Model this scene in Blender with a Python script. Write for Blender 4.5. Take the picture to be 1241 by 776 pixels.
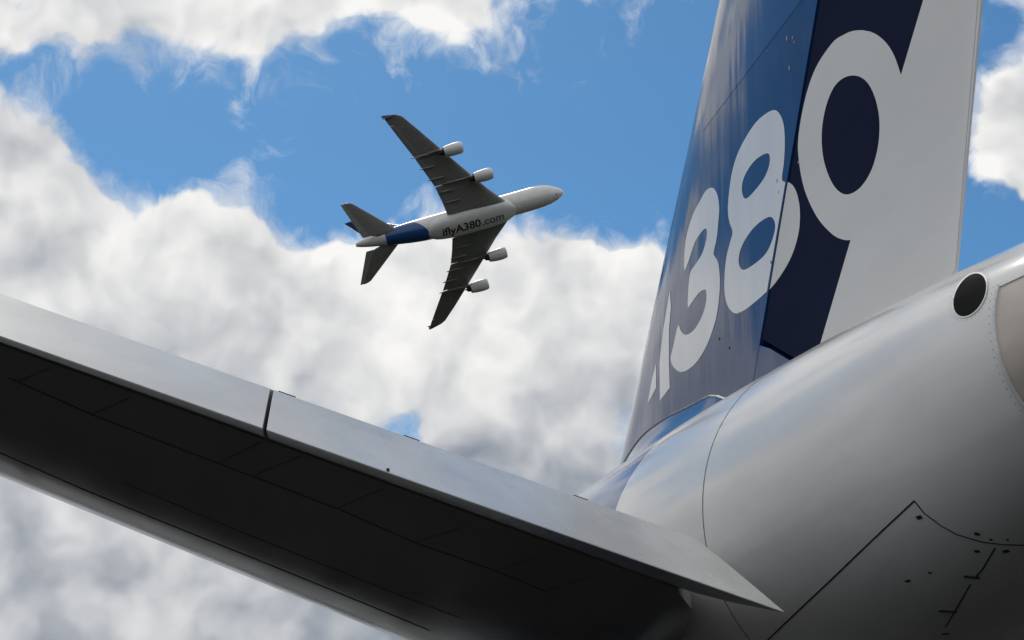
import bpy, bmesh, math, random
import numpy as np
from mathutils import Vector, Matrix
from mathutils.bvhtree import BVHTree
from mathutils.geometry import delaunay_2d_cdt

for o in list(bpy.data.objects):
    bpy.data.objects.remove(o)
scene = bpy.context.scene
C = scene.collection
GZ = 6.1                     # height of the fuselage centre line above the apron (m)
X0 = 38.0                    # aircraft station (m aft of the nose) of the thing's origin

# ------------------------------------------------------------------ camera
PW, PH, FPX = 1241.0, 776.0, 1686.3
CAM = Vector((77.77, -6.452, -1.617 + GZ))
CF = Vector((-0.92121991, 0.15295763, 0.35771196)).normalized()
CR = Vector((0.17440565, 0.98426781, 0.02827608)).normalized()
CU = CR.cross(CF).normalized()
cd = bpy.data.cameras.new('camera')
cam = bpy.data.objects.new('camera', cd); C.objects.link(cam)
m = Matrix((CR, CU, -CF)).transposed().to_4x4(); m.translation = CAM
cam.matrix_world = m
cd.sensor_width = 36.0; cd.lens = FPX / PW * 36.0
cd.clip_start = 0.1; cd.clip_end = 20000
cd.dof.use_dof = False
scene.camera = cam
scene.render.resolution_x = 1024; scene.render.resolution_y = 640

def px_dir(x, y):
    return (CF + CR * ((x - PW / 2) / FPX) - CU * ((y - PH / 2) / FPX)).normalized()

# ------------------------------------------------------------------ node helpers
class NT:
    def __init__(s, tree): s.t = tree
    def new(s, kind, **kw):
        n = s.t.nodes.new(kind)
        for k, v in kw.items(): setattr(n, k, v)
        return n
    def put(s, sock, v):
        if isinstance(v, bpy.types.NodeSocket): s.t.links.new(v, sock)
        elif v is not None: sock.default_value = v
    def m(s, op, a, b=None, c=None, clamp=False):
        n = s.new('ShaderNodeMath', operation=op, use_clamp=clamp)
        for i, v in enumerate((a, b, c)): s.put(n.inputs[i], v)
        return n.outputs[0]
    def vm(s, op, a, b=None, scale=None):
        n = s.new('ShaderNodeVectorMath', operation=op)
        s.put(n.inputs[0], a)
        if b is not None: s.put(n.inputs[1], b)
        if scale is not None: s.put(n.inputs['Scale'], scale)
        return n.outputs['Value'] if op in ('DISTANCE', 'DOT_PRODUCT', 'LENGTH') else n.outputs[0]
    def ramp(s, v, a, b, lo=0.0, hi=1.0, smooth=True):
        n = s.new('ShaderNodeMapRange', interpolation_type='SMOOTHSTEP' if smooth else 'LINEAR')
        for i, x in enumerate((v, a, b, lo, hi)): s.put(n.inputs[i], x)
        return n.outputs[0]
    def mix(s, f, a, b):
        n = s.new('ShaderNodeMix', data_type='RGBA')
        s.put(n.inputs[0], f); s.put(n.inputs[6], a); s.put(n.inputs[7], b)
        return n.outputs[2]
    def noise(s, v, scale, detail=5, rough=.5, dist=0.0, lac=2.0):
        n = s.new('ShaderNodeTexNoise')
        s.put(n.inputs['Vector'], v)
        for k, x in (('Scale', scale), ('Detail', detail), ('Roughness', rough), ('Distortion', dist), ('Lacunarity', lac)):
            n.inputs[k].default_value = x
        return n
    def voro(s, v, scale, detail=4, rough=.5, feat='SMOOTH_F1', lac=2.1):
        n = s.new('ShaderNodeTexVoronoi', feature=feat, normalize=True)
        s.put(n.inputs['Vector'], v)
        n.inputs['Scale'].default_value = scale; n.inputs['Detail'].default_value = detail
        n.inputs['Roughness'].default_value = rough; n.inputs['Lacunarity'].default_value = lac
        if feat == 'SMOOTH_F1': n.inputs['Smoothness'].default_value = 0.35
        return n.outputs['Distance']

# ------------------------------------------------------------------ sun and sky
SUN = Vector((-0.56, -0.10, 0.82)).normalized()
SUN_EL = math.asin(SUN.z); SUN_ROT = math.atan2(SUN.x, SUN.y)
sl = bpy.data.lights.new('sun', 'SUN'); sl.energy = 0.75; sl.angle = math.radians(11); sl.color = (1.0, 0.96, 0.9)
so = bpy.data.objects.new('sun', sl); C.objects.link(so)
so.rotation_euler = (-SUN).to_track_quat('-Z', 'Y').to_euler(); so.location = (0, 0, 60)

# bright and clear patches of the sky: (direction given by photo pixel, radius in photo pixels, weight)
LOBES = [
 (250, -5, 120, .06), (420, -15, 145, .36), (545, -28, 100, .34), (90, -15, 120, .04), (-40, 20, 90, .04), (-60, -90, 150, .3), (-420, -60, 300, -.85), (-330, 340, 210, .4), (700, -12, 32, .55),  # far left ones, out of view, are added to be mirrored in the fin
 (-10, 190, 95, .40), (40, 300, 150, .45), (200, 340, 110, .45), (310, 380, 120, .45), (470, 400, 140, .50), (610, 385, 140, .50),
 (740, 400, 120, .45), (785, 330, 62, .52), (655, 320, 75, .35), (520, 285, 52, .45), (180, 620, 330, .45), (450, 660, 260, .40),
 (620, 560, 160, .40), (1247, 150, 80, 1.1),
 (270, 165, 110, -.62), (430, 185, 130, -.65), (600, 130, 170, -.68), (830, 120, 200, -.70), (1010, 200, 200, -.6), (720, 225, 80, -.35),
 (388, 260, 46, -.32), (85, 118, 55, -.50), (150, 200, 80, -.36), (45, 190, 55, .32), (60, 40, 70, .14), (848, 312, 38, -.55), (478, 520, 80, -.95), (410, 488, 30, -.4), (1170, 30, 90, -.7), (1190, 300, 60, -.7),
 (180, 140, 85, -.45), (185, 12, 75, .38), (25, 98, 50, -.42), (110, 165, 45, -.15), (150, 215, 60, -.22), (545, 225, 60, -.35), (300, 120, 40, -.3), (620, 388, 1000, -.2)]

CL_BASE, SKY_TINT = .83, (.46, .80, .97)
world = bpy.data.worlds.new('World'); scene.world = world; world.use_nodes = True
world.cycles.sampling_method = 'NONE'
wt = world.node_tree; wt.nodes.clear(); t = NT(wt)
tc = t.new('ShaderNodeTexCoord')
dirv = t.vm('NORMALIZE', tc.outputs['Generated'])
sky = t.new('ShaderNodeTexSky', sky_type='NISHITA')
sky.sun_disc = False; sky.sun_elevation = SUN_EL; sky.sun_rotation = SUN_ROT
sky.altitude = 100; sky.air_density = 1.0; sky.dust_density = 0.4; sky.ozone_density = 1.6
# where the sky is filled and where it is open
w = t.noise(dirv, 13.0, 3, .55).outputs['Color']
dw = t.vm('ADD', dirv, t.vm('SCALE', t.vm('SUBTRACT', w, (.5, .5, .5)), scale=0.06))
acc = None
for (x, y, r, a) in LOBES:
    k = t.ramp(t.vm('DISTANCE', dw, tuple(px_dir(x, y))), r * 1.6 / FPX, 0.0, 0.0, a)
    acc = k if acc is None else t.m('ADD', acc, k)
bias = t.m('ADD', t.m('MINIMUM', t.m('MAXIMUM', acc, -.95), .3), .33)
def billow(v, detail, vd):
    n = t.noise(v, 9.0, detail, .56).outputs['Fac']
    vo = t.voro(v, 21.0, vd, .5, 'F1')
    return t.m('ADD', t.m('MULTIPLY', t.m('SUBTRACT', n, .5), 2.1), t.m('MULTIPLY', t.m('SUBTRACT', .33, vo), .85))
N0 = billow(dw, 9, 2.0)
N1 = billow(t.vm('ADD', dw, tuple((SUN * 0.030)[:])), 3.5, 1.0)
D0 = t.m('ADD', N0, bias)
wn = t.noise(dw, 26.0, 6, .62, .6).outputs['Fac']
veil = t.ramp(t.m('ADD', D0, t.m('MULTIPLY', t.m('SUBTRACT', wn, .5), 2.0)), -.36, .45, 0.0, .66)
alpha = t.m('MAXIMUM', t.ramp(D0, -.02, .30), veil)
relief = t.m('SUBTRACT', billow(dw, 3.5, 1.0), N1)
thick = t.ramp(D0, .2, 1.5)
soft = t.noise(dirv, 6.5, 3, .5).outputs['Fac']
sep = t.new('ShaderNodeSeparateXYZ'); t.put(sep.inputs[0], dirv)
low = t.ramp(sep.outputs[2], .42, .18)         # the bases of clouds nearer the horizon show more grey
light = t.m('ADD', CL_BASE, t.m('MULTIPLY', relief, .88))
light = t.m('SUBTRACT', light, t.m('MULTIPLY', thick, .22))
light = t.m('SUBTRACT', light, t.m('MULTIPLY', low, .44))
light = t.m('ADD', light, t.m('MULTIPLY', t.m('SUBTRACT', soft, .5), .9))
light = t.m('MINIMUM', t.m('MAXIMUM', light, 0.0), 1.0)
ccol = t.mix(light, (2.5, 2.85, 3.45, 1), (9.5, 9.4, 9.2, 1))
skyc = t.vm('MULTIPLY', sky.outputs[0], SKY_TINT)
col = t.mix(alpha, skyc, ccol)
bg = t.new('ShaderNodeBackground'); t.put(bg.inputs[0], col); bg.inputs[1].default_value = 0.1
wo = t.new('ShaderNodeOutputWorld'); t.put(wo.inputs[0], bg.outputs[0])

scene.view_settings.view_transform = 'Standard'; scene.view_settings.look = 'None'
scene.view_settings.exposure = 0.0; scene.view_settings.gamma = 1.0
scene.render.engine = 'CYCLES'

# ------------------------------------------------------------------ materials
def paint(name, col, rough=.25, coat=.0, metal=0.0, grime=.06, bump=.0, spec=.5, stretch=(.35, 1.0, 1.0)):
    mt = bpy.data.materials.new(name); mt.use_nodes = True
    t = NT(mt.node_tree); b = mt.node_tree.nodes['Principled BSDF']
    tc = t.new('ShaderNodeTexCoord')
    v = t.vm('MULTIPLY', tc.outputs['Object'], stretch)
    n = t.noise(v, 1.3, 6, .6).outputs['Fac']
    f = t.ramp(n, .3, .75, 1.0 - grime, 1.0 + grime * .4)
    c = t.vm('SCALE', tuple(col[:3]), scale=f)
    t.put(b.inputs['Base Color'], c)
    fine = t.noise(v, 1.6, 2, .5).outputs['Fac']
    t.put(b.inputs['Roughness'], t.ramp(fine, .3, .7, rough * .8, rough * 1.25, smooth=False))
    b.inputs['Metallic'].default_value = metal
    b.inputs['Coat Weight'].default_value = coat; b.inputs['Coat Roughness'].default_value = .06
    b.inputs['Specular IOR Level'].default_value = spec
    if bump:
        bn = t.new('ShaderNodeBump'); bn.inputs['Strength'].default_value = bump; bn.inputs['Distance'].default_value = .05
        t.put(bn.inputs['Height'], t.noise(v, 1.0, 2, .4).outputs['Fac'])
        t.put(b.inputs['Normal'], bn.outputs[0])
    return mt
WHITE = (.72, .72, .715); BLUE = (.008, .045, .165); NAVY = (.021, .027, .060)
M = {
 'white': paint('white_paint', WHITE, .3, .1),
 'rudder_white': paint('rudder_white_paint', (.72, .72, .71), .38, 0, grime=.05, spec=.2),
 'numeral': paint('numeral_white_paint', (.86, .86, .85), .18, .15, bump=.15, spec=.5, stretch=(2.2, 2.2, .25)),
 'blue': paint('blue_paint', BLUE, .09, 0, grime=.12, bump=.2, spec=.30, stretch=(2.2, 2.2, .25)),
 'sky_reflection': paint('sky_reflection_blue', (.018, .075, .23), .09, 0, bump=.2, spec=.30, stretch=(2.2, 2.2, .25)),  # blue sky's reflection put into the fin's colour
 'fairing_blue': paint('fairing_blue_paint', (.014, .085, .26), .12, 0, grime=.08, spec=.22),
 'sealant': paint('pale_sealant', (.34, .34, .34), .5, 0),
 'navy': paint('navy_paint', NAVY, .45, 0, grime=.12, spec=.0),
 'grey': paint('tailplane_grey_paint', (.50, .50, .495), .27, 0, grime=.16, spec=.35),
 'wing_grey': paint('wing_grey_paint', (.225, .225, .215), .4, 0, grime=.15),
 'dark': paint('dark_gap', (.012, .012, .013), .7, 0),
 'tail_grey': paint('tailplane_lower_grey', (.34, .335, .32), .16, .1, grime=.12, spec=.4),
 'seam': paint('seam_sealant', (.14, .14, .135), .6, 0),
 'black': paint('duct_black', (.006, .006, .006), .9, 0, spec=.1),
 'titanium': paint('bare_titanium', (.52, .46, .41), .42, 0, metal=.5, grime=.25),
 'vent_rim': paint('riveted_rim', (.66, .66, .65), .4, 0, metal=.0, grime=.3),
 'steel': paint('bare_steel', (.35, .35, .36), .35, 0, metal=.9),
 'rubber': paint('tyre_rubber', (.02, .02, .02), .8, 0),
 'letter_dark': paint('belly_letter_dark', (.055, .036, .036), .4, 0),
 'letter_grey': paint('belly_letter_grey', (.17, .165, .17), .4, 0),
}
def fuselage_material():
    """white paint with a blue band round the rear fuselage (paint scheme by station)"""
    mt = paint('fuselage_paint', WHITE, .16, .2, grime=.10, spec=.45, bump=.16)
    t = NT(mt.node_tree); b = mt.node_tree.nodes['Principled BSDF']
    src = b.inputs['Base Color'].links[0].from_socket
    tc = t.new('ShaderNodeTexCoord'); s = t.new('ShaderNodeSeparateXYZ'); t.put(s.inputs[0], tc.outputs['Object'])
    x, z = t.m('ADD', s.outputs[0], X0), t.m('SUBTRACT', s.outputs[2], GZ)
    a = t.m('LESS_THAN', x, 60.9)
    f = t.m('GREATER_THAN', x, t.m('ADD', 50.4, t.m('MULTIPLY', z, .78)))
    t.put(b.inputs['Base Color'], t.mix(t.m('MULTIPLY', a, f), src, (.012, .072, .235, 1)))
    return mt
M['fuselage'] = fuselage_material()

# ------------------------------------------------------------------ mesh helpers
def mesh_obj(name, verts, faces, mat, parent, smooth=True, sharp=None):
    """verts in aircraft coordinates (x aft of the nose, y to starboard, z above the centre line)"""
    me = bpy.data.meshes.new(name)
    me.from_pydata([(v[0] - X0, v[1], v[2] + GZ) for v in verts], [], faces)
    me.validate()
    me.materials.append(M[mat] if isinstance(mat, str) else mat)
    bm = bmesh.new(); bm.from_mesh(me)
    bmesh.ops.remove_doubles(bm, verts=bm.verts, dist=1e-5)
    bmesh.ops.recalc_face_normals(bm, faces=bm.faces)
    for f in bm.faces: f.smooth = smooth
    if sharp:
        for e in bm.edges:
            if len(e.link_faces) == 2 and e.calc_face_angle(0) > math.radians(sharp): e.smooth = False
    bm.to_mesh(me); bm.free()
    o = bpy.data.objects.new(name, me); C.objects.link(o); o.parent = parent
    return o

def grid_faces(nr, nc, wrap=True, cap0=False, cap1=False):
    F = []
    for i in range(nr - 1):
        for j in range(nc if wrap else nc - 1):
            k = (j + 1) % nc
            F.append((i * nc + j, i * nc + k, (i + 1) * nc + k, (i + 1) * nc + j))
    if cap0: F.append(tuple(range(nc)))
    if cap1: F.append(tuple((nr - 1) * nc + j for j in range(nc)))
    return F

def pchip(xs, ys, x):
    xs = np.asarray(xs, float); ys = np.asarray(ys, float)
    h = np.diff(xs); d = np.diff(ys) / h
    mm = np.zeros_like(ys)
    for i in range(1, len(xs) - 1):
        if d[i - 1] * d[i] > 0:
            w1 = 2 * h[i] + h[i - 1]; w2 = h[i] + 2 * h[i - 1]
            mm[i] = (w1 + w2) / (w1 / d[i - 1] + w2 / d[i])
    mm[0] = d[0]; mm[-1] = d[-1]
    i = int(np.clip(np.searchsorted(xs, x) - 1, 0, len(h) - 1)); s = (x - xs[i]) / h[i]
    return ((2 * s**3 - 3 * s**2 + 1) * ys[i] + (s**3 - 2 * s**2 + s) * h[i] * mm[i]
            + (-2 * s**3 + 3 * s**2) * ys[i + 1] + (s**3 - s**2) * h[i] * mm[i + 1])

def foil(s, tc):
    s = max(s, 0.0)
    return 5 * tc * (.2969 * math.sqrt(s) - .126 * s - .3516 * s**2 + .2843 * s**3 - .1015 * s**4)

def sample_poly(pts, step):
    out = []
    for a, b in zip(pts[:-1], pts[1:]):
        n = max(1, int(math.hypot(b[0] - a[0], b[1] - a[1]) / step))
        out += [(a[0] + (b[0] - a[0]) * i / n, a[1] + (b[1] - a[1]) * i / n) for i in range(n)]
    return out + [pts[-1]]

def curve_closed(pts, n=6):
    """closed Catmull-Rom through the points"""
    out = []; N = len(pts)
    for i in range(N):
        p0, p1, p2, p3 = pts[i - 1], pts[i], pts[(i + 1) % N], pts[(i + 2) % N]
        for k in range(n):
            s = k / n
            out.append(tuple(.5 * (2 * p1[a] + (p2[a] - p0[a]) * s + (2 * p0[a] - 5 * p1[a] + 4 * p2[a] - p3[a]) * s * s
                                   + (3 * p1[a] - p0[a] - 3 * p2[a] + p3[a]) * s**3) for a in (0, 1)))
    return out

def strip(points, normals, width, lift, name, mat, parent):
    """a thin raised ribbon following surface points (seams, gaps)"""
    V = []; F = []
    for i, (p, n) in enumerate(zip(points, normals)):
        a = points[max(i - 1, 0)]; b = points[min(i + 1, len(points) - 1)]
        tdir = (b - a).normalized(); s = tdir.cross(n).normalized() * (width / 2)
        V += [p + s - n * .01, p + s * .8 + n * lift, p - s * .8 + n * lift, p - s - n * .01]
    return mesh_obj(name, V, grid_faces(len(points), 4, True, True, True), mat, parent, smooth=False)

def box(name, c, ax, half, mat, parent):
    V = [c + ax[0] * (half[0] * i) + ax[1] * (half[1] * j) + ax[2] * (half[2] * k) for i in (-1, 1) for j in (-1, 1) for k in (-1, 1)]
    F = [(0, 1, 3, 2), (4, 5, 7, 6), (0, 1, 5, 4), (2, 3, 7, 6), (0, 2, 6, 4), (1, 3, 7, 5)]
    return mesh_obj(name, V, F, mat, parent, smooth=False)

# ------------------------------------------------------------------ airframe definition
FX   = [1.0, 1.3, 2, 3, 4.4, 6.2, 8.5, 11.2, 20, 44, 48, 52, 56, 60, 64, 67, 69, 70.4]
FTOP = [-1.2, -.55, .25, 1.1, 2.2, 3.2, 3.9, 4.2, 4.2, 4.2, 4.26, 4.36, 4.36, 4.16, 3.82, 3.50, 3.20, 2.9]
FBOT = [-1.2, -1.85, -2.45, -2.95, -3.45, -3.85, -4.1, -4.2, -4.2, -4.2, -3.9, -3.2, -2.2, -1.15, -.05, .75, 1.35, 1.85]
FW   = [.02, .62, 1.25, 1.85, 2.5, 3.05, 3.4, 3.55, 3.57, 3.57, 3.5, 3.3, 2.95, 2.5, 1.95, 1.45, 1.0, .55]
def fus(x):
    return pchip(FX, FTOP, x), pchip(FX, FBOT, x), pchip(FX, FW, x)
def fus_pt(x, a, grow=0.0):
    tp, bt, w = fus(x); zc = (tp + bt) / 2; h = (tp - bt) / 2
    e = 2 / 2.08
    c, s = math.cos(a), math.sin(a)
    return Vector((x, math.copysign(abs(c)**e, c) * (w + grow), zc + math.copysign(abs(s)**e, s) * (h + grow)))

HINGE_R, HINGE_T = Vector((65.369, 2.6, 1.179)), Vector((70.846, 15.2, 2.991))
TLE_R, TLE_T = 56.72, 68.923
EL_C = (2.462, 1.249); DROOP = 24.53; Y_SPLIT = 6.589
FIN_LE, FIN_H, FIN_TE = (51.625, 66.053), (60.751, 69.492), (66.026, 71.489)   # stations at z=4.2 and z=18
FIN_T = .068
def fin_line(L, z): return L[0] + (L[1] - L[0]) * (z - 4.2) / 13.8
def fin_half(x, z):
    le, te = fin_line(FIN_LE, z), fin_line(FIN_TE, z); c = te - le
    return foil((x - le) / c, FIN_T) * c

def tail_sec(y):
    """hinge point (upper skin), leading edge station, elevator chord, thickness at hinge, half-thickness ratio"""
    s = (y - 2.6) / 12.6
    h = HINGE_R.lerp(HINGE_T, s) if s <= 1 else HINGE_T
    le = TLE_R + (TLE_T - TLE_R) * s; ce = EL_C[0] + (EL_C[1] - EL_C[0]) * s
    c = h.x - le + ce; tr = .10 - .015 * s; sh = (h.x - le) / c
    return h, le, ce, c, tr, sh, foil(sh, tr) * c

def build_airliner(name, parked):
    root = bpy.data.objects.new(name, None); C.objects.link(root)
    root.empty_display_size = 3
    P = {}
    # ---- fuselage
    xs = list(np.concatenate([1.0 + np.linspace(0, 1, 9)**2 * 2.6, np.linspace(4.0, 44, 40), np.linspace(44.6, 70.4, 70)]))
    NA = 96 if parked else 48
    V = [fus_pt(x, 2 * math.pi * j / NA) for x in xs for j in range(NA)]
    f = mesh_obj('fuselage', V, grid_faces(len(xs), NA, True, True, False), 'fuselage', root)
    P['fuselage'] = f
    # ---- belly fairing (wing to body)
    BX = [17, 19, 22, 26, 32, 38, 42, 45.5, 48.5]; BW = [.6, 2.6, 3.9, 4.25, 4.3, 4.2, 3.9, 3.2, .8]; BB = [-4.0, -4.35, -4.85, -5.1, -5.15, -5.1, -4.9, -4.45, -3.7]
    rows = []
    for x in np.linspace(17, 48.5, 44):
        w, b = pchip(BX, BW, x), pchip(BX, BB, x)
        for j in range(33):
            a = math.pi + math.pi * j / 32
            c, s = math.cos(a), math.sin(a)
            rows.append(Vector((x, math.copysign(abs(c)**.75, c) * w, -1.6 + (-abs(s)**.75) * (-1.6 - b))))
    P['belly'] = mesh_obj('belly_fairing', rows, grid_faces(44, 33, False), 'white', root)
    # ---- cockpit and nose
    for k, (x0, a) in enumerate([(3.0, 52), (3.0, 72), (3.0, 92), (3.0, 112), (3.6, 30), (3.6, 134)]):
        pts = [(x0 - .25, a - 8), (x0 - .25, a + 8), (x0 + .45, a + 9), (x0 + .45, a - 9)]
        V = [fus_pt(x, math.radians(b), .012) for x, b in pts]
        mesh_obj('cockpit_window', V, [(0, 1, 2, 3)], 'dark', f, smooth=False)
    if not parked:
        for y in (-.95, .95):     # nose gear door marks seen from below
            mesh_obj('nose_probe', [fus_pt(4.0 + dx, math.radians(-90 + y * 22 + da), .02) for dx, da in ((-.3, -4), (-.3, 4), (.3, 4), (.3, -4))], [(0, 1, 2, 3)], 'dark', f, False)
    # ---- fin and rudder
    NF = 64
    def fin_loft(nm, zs, a_of, b_of, mat, par):
        rows = []
        for z in zs:
            le, te = fin_line(FIN_LE, z), fin_line(FIN_TE, z)
            xa, xb = a_of(z), b_of(z)
            prof = [xa + (xb - xa) * (1 - math.cos(math.pi / 2 * i / (NF - 1))) for i in range(NF)]
            rows += [Vector((x, -fin_half(x, z), z)) for x in prof]
            rows += [Vector((x, fin_half(x, z), z)) for x in reversed(prof)]
        return mesh_obj(nm, rows, grid_faces(len(zs), 2 * NF, True, True, True), mat, par, True, 50)
    ZC = 4.82
    fin = fin_loft('tail_fin', list(np.linspace(2.6, 17.6, 60)) + [17.85, 18.0], lambda z: fin_line(FIN_LE, z) + (max(0, z - 17.6) * 2)**2, lambda z: fin_line(FIN_H, z), 'blue', root)
    P['fin'] = fin
    # lower rear part of the fin below the rudder: its top edge slopes down aft
    def cut_z(x): return ZC - (x - 61.17) * .62
    Vb = []
    xsb = np.linspace(fin_line(FIN_H, 4.5) - .6, 65.2, 14)
    for x in xsb:
        zt = min(cut_z(x), ZC)
        for z in np.linspace(2.4, zt, 6): Vb.append(Vector((x, -fin_half(x, z) + .004, z)))
        for z in np.linspace(zt, 2.4, 6): Vb.append(Vector((x, fin_half(x, z) - .004, z)))
    mesh_obj('fin_tail_fillet', Vb, grid_faces(len(xsb), 12, True, True, True), 'blue', fin, True, 40)
    # flared fairing round the fin's foot, running forward into a low dorsal ridge
    RX = [45.5, 48, 50.5, 52.5, 54.3, 55.5, 57, 58.4, 59.3, 59.9]; RZ = [4.18, 4.42, 4.62, 4.78, 5.02, 5.08, 4.97, 4.78, 4.66, 4.42]
    RY = [.25, .7, .95, 1.1, 1.18, 1.2, 1.2, 1.15, 1.05, .75]
    rows = []; xsr = np.linspace(45.5, 59.9, 46)
    for x in xsr:
        zt, yo = pchip(RX, RZ, x), pchip(RX, RY, x)
        tpz, btz, wz = fus(x); zc = (tpz + btz) / 2
        zf = zc + (tpz - zc) * (1 - (yo / wz)**2.08)**(1 / 2.08) - .03
        yi = fin_half(x, zt) + .015 if x > fin_line(FIN_LE, zt) else .05
        side = []
        for i in range(9):
            q = i / 8
            side.append((yo + (yi - yo) * (1 - (1 - q)**1.25), zf + (zt - zf) * q**1.55))
        rows += [Vector((x, -yy, zz)) for yy, zz in side] + [Vector((x, yy, zz)) for yy, zz in reversed(side)]
    rf = mesh_obj('fin_root_fairing', rows, grid_faces(len(xsr), 18, True, True, True), 'fairing_blue', fin, True, 40)
    for sg in (-1, 1):      # pale sealant lines along both edges of the fairing
        for idx in (0, 8):
            pts = [Vector((rows[i * 18 + idx].x, sg * abs(rows[i * 18 + idx].y), rows[i * 18 + idx].z + (.03 if idx == 0 else 0))) for i in range(8, len(xsr))]
            strip(pts, [Vector((0, sg * .6, .8)).normalized()] * len(pts), .04, .01, 'edge_seal', 'sealant', rf)
    zr = list(np.linspace(2.9, 17.9, 64))
    rows = []
    prof_n = 22
    for z in zr:
        h, te = fin_line(FIN_H, z) + .07, fin_line(FIN_TE, z)
        # the rudder's foot follows the slanting cut
        zb = [max(z, cut_z(h + (te - h) * i / (prof_n - 1)) + .07) if z < 5.6 else z for i in range(prof_n)]
        pr = [h + (te - h) * i / (prof_n - 1) for i in range(prof_n)]
        rows += [Vector((x, -max(fin_half(x, zz) - .012, .012), zz)) for x, zz in zip(pr, zb)]
        rows += [Vector((x, max(fin_half(x, zz) - .012, .012), zz)) for x, zz in zip(reversed(pr), reversed(zb))]
    rud = mesh_obj('rudder', rows, grid_faces(len(zr), 2 * prof_n, True, True, True), 'navy', root, True, 50)
    P['rudder'] = rud
    rud.data.materials.append(M['rudder_white'])      # white rear of the rudder, both sides
    for pl in rud.data.polygons:
        if all(rud.data.vertices[i].co.x + X0 > fin_line(FIN_TE, rud.data.vertices[i].co.z - GZ) - .3 for i in pl.vertices): pl.material_index = 1
    # ---- tailplane and elevators
    for sgn in (-1, 1):
        ys = list(np.linspace(1.2, 14.6, 34)) + [14.9, 15.1, 15.2]
        rows = []; NT_ = 22
        for y in ys:
            h, le, ce, c, tr, sh, ht = tail_sec(y)
            if y < 2.6: h = HINGE_R + Vector(((y - 2.6) * 4.0, y - 2.6, 0)) ; le = TLE_R + (y - 2.6) * .97; c = h.x - le + EL_C[0]; sh = (h.x - le) / c
            zc = h.z - ht
            tipr = max(0, (y - 14.5) / .7); le += tipr**2 * .9; 
            pr = [(1 - math.cos(math.pi / 2 * i / (NT_ - 1))) for i in range(NT_)]
            xsx = [le + (h.x - le) * p for p in pr]
            hh = [foil((x - le) / c, tr) * c for x in xsx]
            rows += [Vector((x, sgn * y, zc + k)) for x, k in zip(xsx, hh)]
            rows += [Vector((x, sgn * y, zc - k)) for x, k in zip(reversed(xsx), reversed(hh))]
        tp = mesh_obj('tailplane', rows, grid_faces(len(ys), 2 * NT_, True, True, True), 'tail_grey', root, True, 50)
        P['tail%d' % sgn] = tp
        for (ya, yb) in ((2.6, Y_SPLIT - .014), (Y_SPLIT + .014, 15.15)):
            rows = []; dr = math.radians(DROOP if parked else 2.0)
            if not parked: pass
            ysx = np.linspace(ya, yb, 14)
            for y in ysx:
                h, le, ce, c, tr, sh, ht = tail_sec(y)
                d = Vector((math.cos(dr), 0, -math.sin(dr)))
                half = math.atan2(2 * ht, ce) / 2
                dn = Vector((-math.sin(dr - half), 0, -math.cos(dr - half)))
                u0 = h + d * .012 + Vector((0, 0, .006)); te = h + d * ce
                lo = u0 + dn * (2 * ht - .03)
                loop = [u0, u0.lerp(te, .33) + Vector((0, 0, .010)), u0.lerp(te, .66) + Vector((0, 0, .008)), te, te + dn * .007,
                        lo.lerp(te, .5) + dn * .015, lo, lo.lerp(u0, .5) - d * .12]
                for v in loop: rows.append(Vector((v.x, sgn * y, v.z)))
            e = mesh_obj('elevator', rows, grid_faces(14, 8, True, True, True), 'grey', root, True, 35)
            P['el%d_%d' % (sgn, 0 if ya < 5 else 1)] = e
    # ---- wings
    flex = 0.0 if parked else 1.6
    WY = [0, 3.6, 9, 14.9, 25.7, 33, 38.6, 39.6]
    WLE = [17.6, 21.0, 25.6, 29.9, 37.6, 42.8, 47.0, 48.6]
    WTE = [40.2, 40.2, 41.0, 42.3, 46.6, 49.9, 52.3, 52.7]
    WZ = [-2.6, -2.5, -1.7, -.9, .45 + flex * .4, 1.4 + flex * .7, 2.2 + flex, 2.35 + flex]
    WT = [.14, .14, .125, .11, .10, .095, .09, .07]
    def wsec(y): return [float(np.interp(y, WY, q)) for q in (WLE, WTE, WT)] + [pchip(WY, WZ, y)]
    def wing_piece(nm, ya, yb, a, b, par, mat, sgn, n=24, dz=0.0, drop=0.0):
        rows = []; K = 14
        for y in np.linspace(ya, yb, n):
            le, te, tr, z = wsec(y); c = te - le
            fr = [a + (b - a) * (1 - math.cos(math.pi * i / (K - 1))) / 2 for i in range(K)]
            for up in (1, -1):
                for s in (fr if up > 0 else reversed(fr)):
                    x = le + s * c; zz = z + up * max(foil(s, tr) * c, .012) + .018 * c * math.sin(math.pi * s)
                    if drop: zz -= (s - a) * c * drop + dz
                    rows.append(Vector((x, sgn * y, zz)))
        return mesh_obj(nm, rows, grid_faces(n, 2 * K, True, True, True), mat, par, True, 50)
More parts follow.
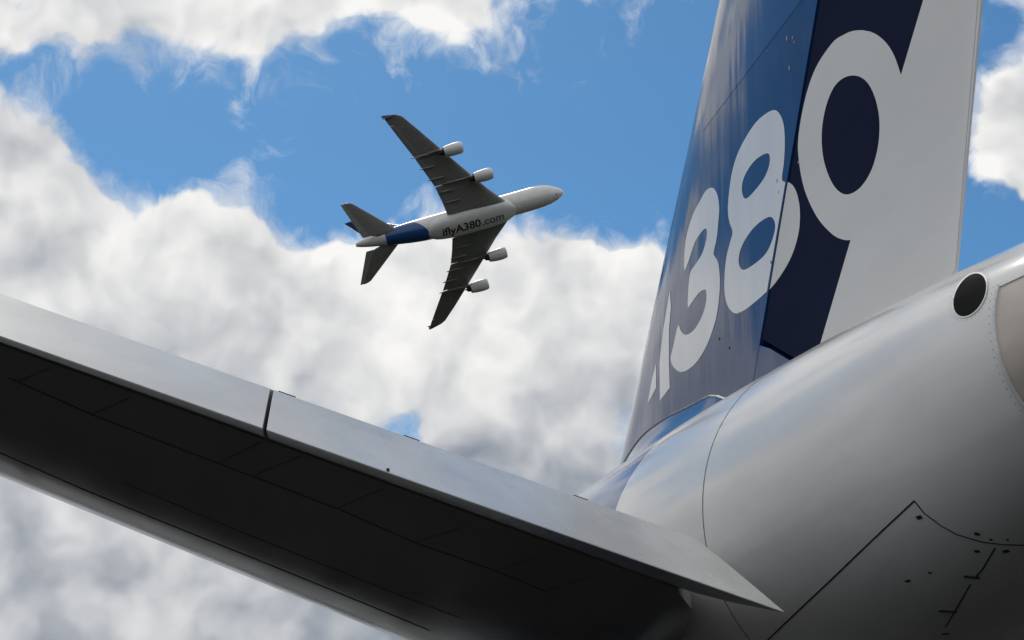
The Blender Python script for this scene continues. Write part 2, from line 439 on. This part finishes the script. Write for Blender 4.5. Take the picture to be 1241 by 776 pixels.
    for sgn in (-1, 1):
        w = wing_piece('wing', 0, 39.6, 0, .80, root, 'wing_grey', sgn, 40)
        fl = wing_piece('flap', 4.3, 14.4, .785, 1.0, w, 'wing_grey', sgn, 10, .08, .10)
        wing_piece('flap', 14.7, 25.0, .785, 1.0, w, 'wing_grey', sgn, 10, .06, .10)
        wing_piece('aileron', 25.5, 36.5, .805, 1.0, w, 'wing_grey', sgn, 10)
        wing_piece('wing_tip', 36.6, 39.6, .802, 1.0, w, 'wing_grey', sgn, 6)
        le, te, tr, z = wsec(39.55)
        mesh_obj('wing_fence', [Vector((le + .4, sgn * 39.6, z)), Vector((te - .2, sgn * 39.75, z + 1.15)), Vector((te + .7, sgn * 39.75, z + 1.1)),
                 Vector((te + .25, sgn * 39.6, z)), Vector((te + .7, sgn * 39.7, z - 1.0)), Vector((te - .3, sgn * 39.7, z - 1.05)),
                 Vector((le + .4, sgn * 39.68, z)), Vector((te - .2, sgn * 39.83, z + 1.15)), Vector((te + .7, sgn * 39.83, z + 1.1)),
                 Vector((te + .25, sgn * 39.68, z)), Vector((te + .7, sgn * 39.78, z - 1.0)), Vector((te - .3, sgn * 39.78, z - 1.05))],
                 [(0, 1, 2, 3), (0, 3, 4, 5), (6, 9, 8, 7), (6, 11, 10, 9), (0, 6, 7, 1), (1, 7, 8, 2), (2, 8, 9, 3), (3, 9, 10, 4), (4, 10, 11, 5), (5, 11, 6, 0)], 'dark' if not parked else 'wing_grey', w, False)
        for (y, s0, over, r) in ((8.6, .62, -.2, .42), (12.4, .62, .3, .42), (17.2, .60, .9, .42), (21.3, .60, 1.1, .40), (25.4, .10, 1.3, .42), (14.9, .05, -2.5, .45)):
            le, te, tr, z = wsec(y); c = te - le; xa, xb = le + s0 * c, te + over
            rows = []
            for i in range(13):
                q = i / 12; x = xa + (xb - xa) * q
                rr = r * math.sin(math.pi * min(max(q, .02), .985)) ** .55
                s = min(max((x - le) / c, 0), 1)
                zz = z - foil(s, tr) * c + .018 * c * math.sin(math.pi * s) - .25 - max(0, q - .7) * .6
                rows += [Vector((x, sgn * (y + .62 * rr * math.cos(k * math.pi / 4)), zz + 1.15 * rr * math.sin(k * math.pi / 4))) for k in range(8)]
            mesh_obj('flap_fairing', rows, grid_faces(13, 8, True, True, True), 'wing_grey', w)
        # ---- engines
        for (ye, xf, ze) in ((14.9, 23.7, -3.2), (25.7, 31.3, -2.0)):
            ze += flex * .3 * (ye > 20)
            prof = [(.55, 1.30), (.25, 1.42), (.05, 1.55), (0, 1.62), (.06, 1.70), (.4, 1.84), (1.2, 1.96), (2.8, 1.98), (4.4, 1.84), (6.0, 1.56), (6.02, 1.52), (5.0, 1.4)]
            def lathe(nm, pr, mat, par, n=32):
                V = [Vector((xf + a, sgn * ye + r * math.cos(2 * math.pi * k / n), ze + r * math.sin(2 * math.pi * k / n))) for a, r in pr for k in range(n)]
                return mesh_obj(nm, V, grid_faces(len(pr), n, True), mat, par, True, 40)
            en = lathe('engine', prof, 'white', root)
            lathe('engine_core', [(4.8, 1.05), (6.3, 1.0), (7.3, .72), (7.32, .6), (7.1, .45), (8.1, .06)], 'dark', en)
            lathe('fan', [(.9, 1.36), (.9, .35), (.45, .04)], 'dark', en)
            le, te, tr, z = wsec(ye)
            rows = []
            for i in range(10):
                q = i / 9; x = xf + 1.0 + (le + 4.5 - xf - 1.0) * q
                zt = ze + 1.9 + (z - .1 - ze - 1.9) * min(1, q * 1.7); zb = ze + 1.3 + (z - .9 - ze - 1.3) * q
                hw = .28 * math.sin(math.pi * (.08 + .84 * q))**.5
                rows += [Vector((x, sgn * ye - hw, zb)), Vector((x, sgn * ye + hw, zb)), Vector((x, sgn * ye + hw, zt)), Vector((x, sgn * ye - hw, zt))]
            mesh_obj('pylon', rows, grid_faces(10, 4, True, True, True), 'wing_grey', en, True, 40)
    # ---- landing gear
    if parked:
        for (x, y, n) in ((4.9, 0, 1), (33.5, -6.2, 2), (33.5, 6.2, 2), (37.2, -2.6, 3), (37.2, 2.6, 3)):
            rows = [Vector((x + .2 * math.cos(k * math.pi / 6), y + .2 * math.sin(k * math.pi / 6), z)) for z in (-GZ + .65, -3.2) for k in range(12)]
            g = mesh_obj('landing_gear', rows, grid_faces(2, 12, True, True, True), 'steel', root, True, 40)
            for i in range(n):
                for s in (-1, 1):
                    xc = x + (i - (n - 1) / 2) * 1.7; yc = y + s * .62
                    pr = [(-.24, .3), (-.26, .5), (-.2, .66), (-.1, .70), (.1, .70), (.2, .66), (.26, .5), (.24, .3)]
                    V = [Vector((xc + r * math.cos(k * math.pi / 12), yc + b, -GZ + .70 + r * math.sin(k * math.pi / 12))) for b, r in pr for k in range(24)]
                    mesh_obj('wheel', V, grid_faces(8, 24, True, True, True), 'rubber', g, True, 40)
    return root, P

# ------------------------------------------------------------------ ground
def ground_material():
    mt = bpy.data.materials.new('airfield_ground'); mt.use_nodes = True
    t = NT(mt.node_tree); b = mt.node_tree.nodes['Principled BSDF']
    tc = t.new('ShaderNodeTexCoord'); v = tc.outputs['Object']
    ln = t.vm('LENGTH', t.vm('ADD', v, (-55.0, 0.0, 0.0)))
    edge = t.ramp(t.m('ADD', ln, t.m('MULTIPLY', t.noise(v, .02, 2).outputs['Fac'], 30)), 168, 172)
    n = t.noise(v, 2.2, 8, .65).outputs['Fac']; n2 = t.noise(v, .012, 6, .6).outputs['Fac']
    asph = t.mix(n, (.012, .012, .0125, 1), (.024, .023, .022, 1))
    field = t.mix(t.ramp(n2, .42, .58), (.020, .028, .012, 1), (.035, .034, .030, 1))
    t.put(b.inputs['Base Color'], t.mix(edge, asph, field)); b.inputs['Roughness'].default_value = .9; b.inputs['Specular IOR Level'].default_value = .08
    return mt
gm = bpy.data.meshes.new('ground'); S = 9000
gm.from_pydata([(-S, -S, 0), (S, -S, 0), (S, S, 0), (-S, S, 0)], [], [(0, 1, 2, 3)])
gm.materials.append(ground_material())
ground = bpy.data.objects.new('ground', gm); C.objects.link(ground); ground['kind'] = 'structure'

# ------------------------------------------------------------------ the parked airliner
near, NP = build_airliner('airliner', True)
near.location = (X0, 0, 0)
near['label'] = 'large white airliner standing in the foreground, giant white numerals on its blue tail fin'
near['category'] = 'airplane'; near['group'] = 'four-engined airliners'

def bvh(o):
    me = o.data
    return BVHTree.FromPolygons([v.co + Vector((X0, 0, -GZ)) for v in me.vertices], [tuple(p.vertices) for p in me.polygons])
B = {k: bvh(NP[k]) for k in ('fuselage', 'fin', 'rudder', 'tail-1', 'el-1_0', 'el-1_1')}
CAML = CAM - Vector((0, 0, GZ))
def hit(k, x, y):
    loc, n, i, d = B[k].ray_cast(CAML, px_dir(x, y))
    if loc is None: return None
    if n.dot(px_dir(x, y)) > 0: n = -n
    return loc, n

def decal(poly_px, holes_px, surf, name, mat, parent, lift=.004, step=.18, mirror=False):
    """paint area: outline given as photo pixels on the fin's port side, laid on the fin skin"""
    def to_fin(pts):
        out = []
        for (x, y) in pts:
            d = px_dir(x, y); s = 0.0; yy = -.3
            for _ in range(12):
                s = (yy - CAML.y) / d.y; p = CAML + d * s
                yy = -max(fin_half(p.x, p.z), .0)
            out.append((p.x, p.z))
        return out
    loops = [to_fin(sample_poly(list(q) + [q[0]], 9)[:-1]) for q in [poly_px] + list(holes_px)]
    V2 = []; E = []
    for L in loops:
        o = len(V2); V2 += L; E += [(o + i, o + (i + 1) % len(L)) for i in range(len(L))]
    def inside(x, z):
        c = False
        for L in loops:
            for (x1, z1), (x2, z2) in zip(L, L[1:] + L[:1]):
                if (z1 > z) != (z2 > z) and x < (x2 - x1) * (z - z1) / (z2 - z1) + x1: c = not c
        return c
    A = np.array(loops[0]); lo, hi = A.min(0), A.max(0)
    for gx in np.arange(lo[0] + step / 2, hi[0], step):
        for gz in np.arange(lo[1] + step / 2, hi[1], step):
            if inside(gx, gz): V2.append((gx, gz))
    vv, ee, ff, *_ = delaunay_2d_cdt([Vector(v) for v in V2], E, [], 0, 1e-6)
    F = [tuple(q) for q in ff if inside(sum(vv[i].x for i in q) / len(q), sum(vv[i].y for i in q) / len(q))]
    off = -.012 if surf == 'rudder' else 0.0
    V = [Vector((v.x, -max(fin_half(v.x, v.y) + off, .012) - lift, v.y)) for v in vv]
    return mesh_obj(name, V, F, mat, parent)

# hinge line in photo pixels: everything left of it is on the fin, right of it on the rudder
def clip_hinge(poly, keep_left, gap=0.0):
    out = []
    def side(p): return p[0] - (990 - (990 - 920) * p[1] / 415.0)
    N = len(poly)
    for i in range(N):
        a, b = poly[i], poly[(i + 1) % N]
        sa, sb = side(a) + gap, side(b) + gap
        if not keep_left: sa, sb = -side(a) + gap, -side(b) + gap
        if sa <= 0: out.append(a)
        if (sa <= 0) != (sb <= 0):
            q = sa / (sa - sb); out.append((a[0] + (b[0] - a[0]) * q, a[1] + (b[1] - a[1]) * q))
    return out

N3 = [(862.8, 227.5), (868, 232), (871, 242), (872, 254), (871, 268), (869, 288), (866, 302), (865.5, 309), (870, 316.5), (872, 328), (872.7, 347), (870, 376), (863.7, 401),
      (853.8, 424.8), (841, 442.8), (827, 451), (817.7, 446.4), (813, 435.6), (816, 421), (822, 395), (826, 402), (832, 406), (841, 400.4), (850, 386), (855.6, 369), (856.5, 355),
      (854, 351), (846.6, 356), (838, 368), (834, 372.5), (834, 358), (835, 345), (836, 335), (838.5, 327), (845, 318), (852, 305.6), (856.5, 289), (856.5, 278), (852, 279.5), (843, 293), (836, 313),
      (831, 327), (829.5, 325.5), (829.5, 311), (832, 287.6), (839.4, 262), (848.4, 244), (855.6, 231.6)]
N8 = [(938, 133.6), (945, 138), (950, 151), (951.5, 172), (950.5, 196), (948.3, 218), (955, 221), (961, 226), (966, 238), (968.7, 258), (966.5, 285), (956, 316), (935.6, 347), (912, 369), (898, 378.5), (889, 379),
      (881, 368), (878, 347), (880, 316), (885, 294), (888, 281), (884, 268), (882.5, 250), (886.6, 213), (894, 187), (904.6, 166), (916, 149), (927, 139)]
N8A = [(930.4, 186), (933.2, 196), (928, 213), (916, 230), (904, 241), (899.5, 231), (902.5, 214), (915, 195)]
N8B = [(933, 263), (939.7, 272), (936.6, 290), (928, 308), (912, 322), (900, 327), (895.5, 316), (900, 297), (915, 275)]
N0L = [(1044, 36.6), (1033, 37.6), (1022, 42), (1008, 52), (988, 82), (975, 120), (967, 165), (967.5, 195), (974.6, 231), (990, 264), (1008, 284), (1021, 290.5), (1030, 291)]
N0R = [(1091, 91), (1083.5, 69), (1074, 53), (1063, 43), (1054, 38.4)]
N0H = [(1034.6, 91.6), (1048, 97.5), (1058, 114), (1064, 137), (1065, 160), (1062, 184), (1054, 209), (1040, 229), (1023.5, 235.7), (1009, 224), (998, 196), (995, 164.5), (999, 134), (1008, 109), (1020, 95.5)]
def smooth_open(pts, n=6):
    c = curve_closed([pts[0]] + list(pts) + [pts[-1]], n)
    return c[n:len(c) - 2 * n + 1]
decal(curve_closed(N3, 4), [], 'fin', 'painted_numeral', 'numeral', NP['fin'])
e8 = curve_closed(N8, 6)
h8a, h8b = curve_closed(N8A, 6), curve_closed(N8B, 6)
decal(clip_hinge(e8, True, .6), [h8a, clip_hinge(h8b, True, .6)], 'fin', 'painted_numeral', 'numeral', NP['fin'])
decal(clip_hinge(e8, False, 1.2), [], 'rudder', 'painted_numeral', 'rudder_white', NP['rudder'])
# the zero runs into the white rear of the rudder
TE_px = [(1160, 324), (1190.5, -4)]
W0 = smooth_open(N0L) + [(985, 445), (1150, 345)] + [(1158.6, 324), (1188.5, -40)] + [(1130, -40), (1118, 0)] + smooth_open(N0R)
decal(sample_poly(W0 + [W0[0]], 14)[:-1], [curve_closed(N0H, 5)], 'rudder', 'painted_numeral', 'rudder_white', NP['rudder'])
NP['rudder'].data.materials[0] = M['navy']
# the letter in front of the three, close to the leading edge
decal([(812, 352), (813.5, 372), (811, 400), (811, 440), (812, 470), (800, 486), (799.5, 440), (804, 400)], [], 'fin', 'painted_letter', 'numeral', NP['fin'], step=.12)
decal([(795.5, 440), (795.5, 470), (785, 490), (790, 462)], [], 'fin', 'painted_letter', 'numeral', NP['fin'], step=.1)
# reflection of blue sky, painted as lighter blue on the fin's upper front
decal(clip_hinge([(990, -24), (904, 90), (852, 159), (852, 149), (872, 55), (889, -24)], True, 1), [], 'fin', 'painted_sky_reflection', 'sky_reflection', NP['fin'])

# ------------------------------------------------------------------ details on the parked airliner's tail
def hit_any(keys, x, y):
    best = None
    for k in keys:
        h = hit(k, x, y)
        if h and (best is None or (h[0] - CAML).length < (best[0] - CAML).length): best = h
    return best
def px_strip(keys, pts, width, name, mat, parent, lift=.004, step=8):
    P = []; Nn = []
    for x, y in sample_poly(pts, step):
        h = hit_any(keys, x, y)
        if h: P.append(h[0]); Nn.append(h[1])
    if len(P) > 1: return strip(P, Nn, width, lift, name, mat, parent)
def surf_patch(poly, holes, name, mat, parent, lift, step=5):
    loops = [poly] + holes; V2 = []; E = []
    for L in loops:
        o = len(V2); V2 += L; E += [(o + i, o + (i + 1) % len(L)) for i in range(len(L))]
    def inside(x, z):
        c = False
        for L in loops:
            for (x1, z1), (x2, z2) in zip(L, L[1:] + L[:1]):
                if (z1 > z) != (z2 > z) and x < (x2 - x1) * (z - z1) / (z2 - z1) + x1: c = not c
        return c
    A = np.array(poly)
    for gx in np.arange(A[:, 0].min() + step / 2, A[:, 0].max(), step):
        for gy in np.arange(A[:, 1].min() + step / 2, A[:, 1].max(), step):
            if inside(gx, gy): V2.append((gx, gy))
    vv, ee, ff, *_ = delaunay_2d_cdt([Vector(v) for v in V2], E, [], 0, 1e-6)
    V = []
    for v in vv:
        h = hit('fuselage', v.x, v.y); V.append(h[0] + h[1] * lift)
    F = [tuple(q) for q in ff if inside(sum(vv[i].x for i in q) / len(q), sum(vv[i].y for i in q) / len(q))]
    return mesh_obj(name, V, F, mat, parent)
def ell(cx, cy, a, b, ang, n=32):
    c, s_ = math.cos(ang), math.sin(ang)
    return [(cx + a * math.cos(q) * c - b * math.sin(q) * s_, cy + a * math.cos(q) * s_ + b * math.sin(q) * c) for q in (2 * math.pi * k / n for k in range(n))]
FU = NP['fuselage']
# ring seam where the tail cone starts
ring = [fus_pt(63.72, 2 * math.pi * k / 90) for k in range(91)]
rn = [(fus_pt(63.72, 2 * math.pi * k / 90, .1) - fus_pt(63.72, 2 * math.pi * k / 90)).normalized() for k in range(91)]
strip(ring, rn, .022, .003, 'panel_seam', 'seam', FU)
# access panel under the tail cone: its outline, hinges and latches
px_strip(['fuselage'], [(926, 780), (955, 752), (1010, 700), (1060, 652), (1108, 607)], .016, 'panel_seam', 'dark', FU)
px_strip(['fuselage'], [(1108, 607), (1120, 622), (1140, 637), (1160, 648), (1190, 657), (1215, 660), (1246, 661)], .013, 'panel_seam', 'dark', FU)
px_strip(['fuselage'], [(1206, 664), (1192, 688), (1183, 699)], .013, 'panel_seam', 'dark', FU)
px_strip(['fuselage'], [(1176, 708), (1166, 726), (1158, 740), (1146, 760)], .013, 'panel_seam', 'dark', FU)
px_strip(['fuselage'], [(1168, 698), (1187, 700)], .02, 'hinge', 'dark', FU, .012)
px_strip(['fuselage'], [(1138, 740), (1160, 741)], .02, 'hinge', 'dark', FU, .012)
def latch(x, y, w, h, ang=0.0):
    q = hit('fuselage', x, y)
    if not q: return
    p, n = q; a = px_dir(x + 10 * math.cos(ang), y - 10 * math.sin(ang)) - px_dir(x, y); a = (a - n * a.dot(n)).normalized(); b = n.cross(a)
    box('latch', p, (a, b, n), (w * .8, h * .75, .006), 'dark', FU)
for (x, y, w, h, an) in ((1114, 627, .035, .022, .6), (1184, 647, .026, .02, 0), (1184, 668, .026, .02, .5), (1201, 654, .015, .013, 0), (1219, 668, .032, .022, .8), (1221, 654, .012, .012, 0),
                         (1127, 694, .02, .012, 0), (1100, 704, .035, .014, .75), (1146, 768, .04, .014, .3)):
    latch(x, y, w, h, an)
# round vent: flat black disc painted for the shade in the hole, riveted rim
V_ANG = math.radians(-62)
surf_patch(ell(1176, 358, 28.5, 17.5, V_ANG), [], 'vent_shade_disc', 'black', FU, .004)
surf_patch(ell(1176, 358, 30, 18.7, V_ANG), [ell(1176, 358, 28, 17, V_ANG)], 'vent_rim', 'vent_rim', FU, .006, 4)
def rivets(pts, r, name, parent, lift=.006):
    V = []; F = []
    for (x, y) in pts:
        q = hit('fuselage', x, y)
        if not q: continue
        p, n = q; a = n.orthogonal().normalized(); b = n.cross(a); o = len(V)
        V += [p + n * lift + (a * math.cos(k * math.pi / 3) + b * math.sin(k * math.pi / 3)) * r for k in range(6)] + [p + n * (lift + r * .6)]
        F += [(o + k, o + (k + 1) % 6, o + 6) for k in range(6)]
    if V:
        ob = mesh_obj(name, V, F, 'seam', parent); ob['kind'] = 'stuff'
rivets(ell(1176, 358, 33.5, 21.5, V_ANG, 32), .0042, 'rivets', FU, .008)
# bare metal panel of the exhaust section
rows = []; na, nx = 26, 14
for i in range(nx):
    x = 68.50 + 1.75 * i / (nx - 1)
    for j in range(na):
        rows.append(fus_pt(x, math.radians(159 + 116 * j / (na - 1)), .010))
mp = mesh_obj('exhaust_panel', rows, grid_faces(nx, na, False), 'titanium', FU)
e1 = [fus_pt(68.50, math.radians(159 + 116 * j / 40), .008) for j in range(41)]
strip(e1, [(fus_pt(68.5, math.radians(159 + 116 * j / 40), .1) - e1[j]).normalized() for j in range(41)], .05, .010, 'edge_strip', 'vent_rim', mp)
e2 = [fus_pt(68.50 + 1.75 * j / 20, math.radians(159), .008) for j in range(21)]
strip(e2, [(fus_pt(68.50 + 1.75 * j / 20, math.radians(159), .1) - e2[j]).normalized() for j in range(21)], .05, .010, 'edge_strip', 'vent_rim', mp)
rows = [fus_pt(x, 2 * math.pi * j / 32, -.03 if x < 70.38 else g) for x, g in ((70.2, -.05), (70.46, -.06), (70.46, -.12), (69.9, -.14)) for j in range(32)]
mesh_obj('exhaust_pipe', rows, grid_faces(4, 32, True, False, True), 'black', FU)
rv = []
for dx in (-.018, .03):
    for j in range(34):
        p = fus_pt(68.50 + dx, math.radians(160 + 110 * j / 33), .02) - CAML
        rv.append((PW / 2 + FPX * p.dot(CR) / p.dot(CF), PH / 2 - FPX * p.dot(CU) / p.dot(CF)))
rivets(rv, .006, 'rivets', mp, .019)
# tailplane underside: panel joints, upper hinge tabs, drain
TK = ['tail-1', 'el-1_0', 'el-1_1']; TP = NP['tail-1']
for a, b in (((155, 483), (112, 502)), ((321, 533), (267, 560)), ((373, 549), (307, 576)), ((464, 592), (410, 615)), ((555, 641), (503, 657)), ((650, 674), (603, 691)), ((727, 692), (663, 716)), ((60, 446), (20, 463))):
    px_strip(TK, [a, b], .016, 'panel_seam', 'seam', TP, .003)
px_strip(['tail-1'], [(10, 458), (112, 503), (210, 541), (307, 578), (410, 617), (503, 658), (603, 693), (663, 718)], .022, 'panel_seam', 'seam', TP, .004)
px_strip(['tail-1'], [(150, 585), (260, 632), (370, 676), (480, 720), (560, 750)], .02, 'panel_seam', 'seam', TP, .003)
def hinge_y(px):
    lo, hi = 2.6, 15.0
    for _ in range(40):
        mid = (lo + hi) / 2; h = tail_sec(mid)[0]; p = Vector((h.x, -mid, h.z)) - CAML
        if PW / 2 + FPX * p.dot(CR) / p.dot(CF) > px: lo = mid
        else: hi = mid
    return lo
for px in (345, 497, 703):
    y = hinge_y(px); h = tail_sec(y)[0]
    dirh = (HINGE_T - HINGE_R).normalized(); dirh = Vector((dirh.x, -dirh.y, dirh.z)); nn = Vector((0, 0, 1)); side = nn.cross(dirh).normalized(); nn = dirh.cross(side)
    box('hinge_tab', Vector((h.x - .10, -y, h.z + .012)), (dirh, side, nn), (.075, .05, .012), 'dark', TP)
px_strip(['tail-1'], [(0, 549), (100, 593), (220, 642), (340, 690), (440, 731), (520, 764)], .03, 'panel_seam', 'seam', TP, .004)
q = hit_any(TK, 470, 571)
if q: box('drain_tube', q[0], (Vector((1, 0, 0)), Vector((0, 1, 0)), Vector((0, 0, 1))), (.015, .01, .016), 'dark', TP)
# small bright fasteners on the fin
for (x, y, r) in ((954, 47, .022), (961, 46, .014), (963, 51, .014), (957, 83, .02), (942, 219, .016), (944, 233, .012), (968, 197, .012), (872, 411, .012), (884, 422, .010), (935, 318, .014), (930, 62, .008)):
    k = 'fin' if x < 990 - 70 * y / 415. else 'rudder'
    h = hit(k, x, y)
    if h: box('fastener', h[0], (Vector((1, 0, 0)), Vector((0, 0, 1)), Vector((0, 1, 0))), (r * .8, r * 1.5, .008), 'sealant' if y < 260 else 'dark', NP[k])

# ------------------------------------------------------------------ the flying airliner
far, FP = build_airliner('airliner', False)
R = Matrix(((-0.1116, 0.7778, -0.6186), (-0.9295, -0.3018, -0.2118), (-0.3514, 0.5514, 0.7566)))
R = R.to_quaternion().to_matrix()
pos = Vector((-326.82, 40.98, 187.76 + GZ)) + R @ Vector((0, 0, -GZ))
mw = R.to_4x4(); mw.translation = pos
far.matrix_world = mw
far['label'] = 'small four-engined airliner banking in flight, seen from below against the clouds'
far['category'] = 'airplane'; far['group'] = 'four-engined airliners'

# lettering under the belly of the flying airliner
BB_ = {k: BVHTree.FromPolygons([v.co + Vector((X0, 0, -GZ)) for v in FP[k].data.vertices], [tuple(p.vertices) for p in FP[k].data.polygons]) for k in ('belly', 'fuselage')}
def belly_text(body, x_start, y_base, size, mat, spacing=1.0):
    cu = bpy.data.curves.new('belly_lettering', 'FONT'); cu.body = body; cu.size = size; cu.resolution_u = 4; cu.space_character = spacing; cu.offset = .024 * size
    ob = bpy.data.objects.new('tmp', cu); C.objects.link(ob)
    dg = bpy.context.evaluated_depsgraph_get(); me = bpy.data.meshes.new_from_object(ob.evaluated_get(dg))
    C.objects.unlink(ob); bpy.data.objects.remove(ob)
    bm = bmesh.new(); bm.from_mesh(me)
    bmesh.ops.triangulate(bm, faces=bm.faces)
    bmesh.ops.subdivide_edges(bm, edges=[e for e in bm.edges if e.calc_length() > .8], cuts=2)
    bmesh.ops.triangulate(bm, faces=bm.faces)
    bm.verts.index_update()
    V = []; width = max(v.co.x for v in bm.verts)
    for v in bm.verts:
        x, y = x_start - v.co.x, y_base + v.co.y
        zz = min([h[0].z for h in (BB_[k].ray_cast(Vector((x, y, -20)), Vector((0, 0, 1))) for k in BB_) if h[0] is not None] + [-1.0])
        V.append(Vector((x, y, zz - .05)))
    F = [tuple(v.index for v in f.verts) for f in bm.faces]; bm.free()
    mesh_obj('belly_lettering', V, F, mat, FP['belly'])
    return width
w_ = belly_text('iflyA380', 43.4, -1.5, 3.9, 'letter_dark', 1.0)
belly_text('.com', 43.4 - w_ - .25, -1.5, 3.9, 'letter_grey', 1.0)
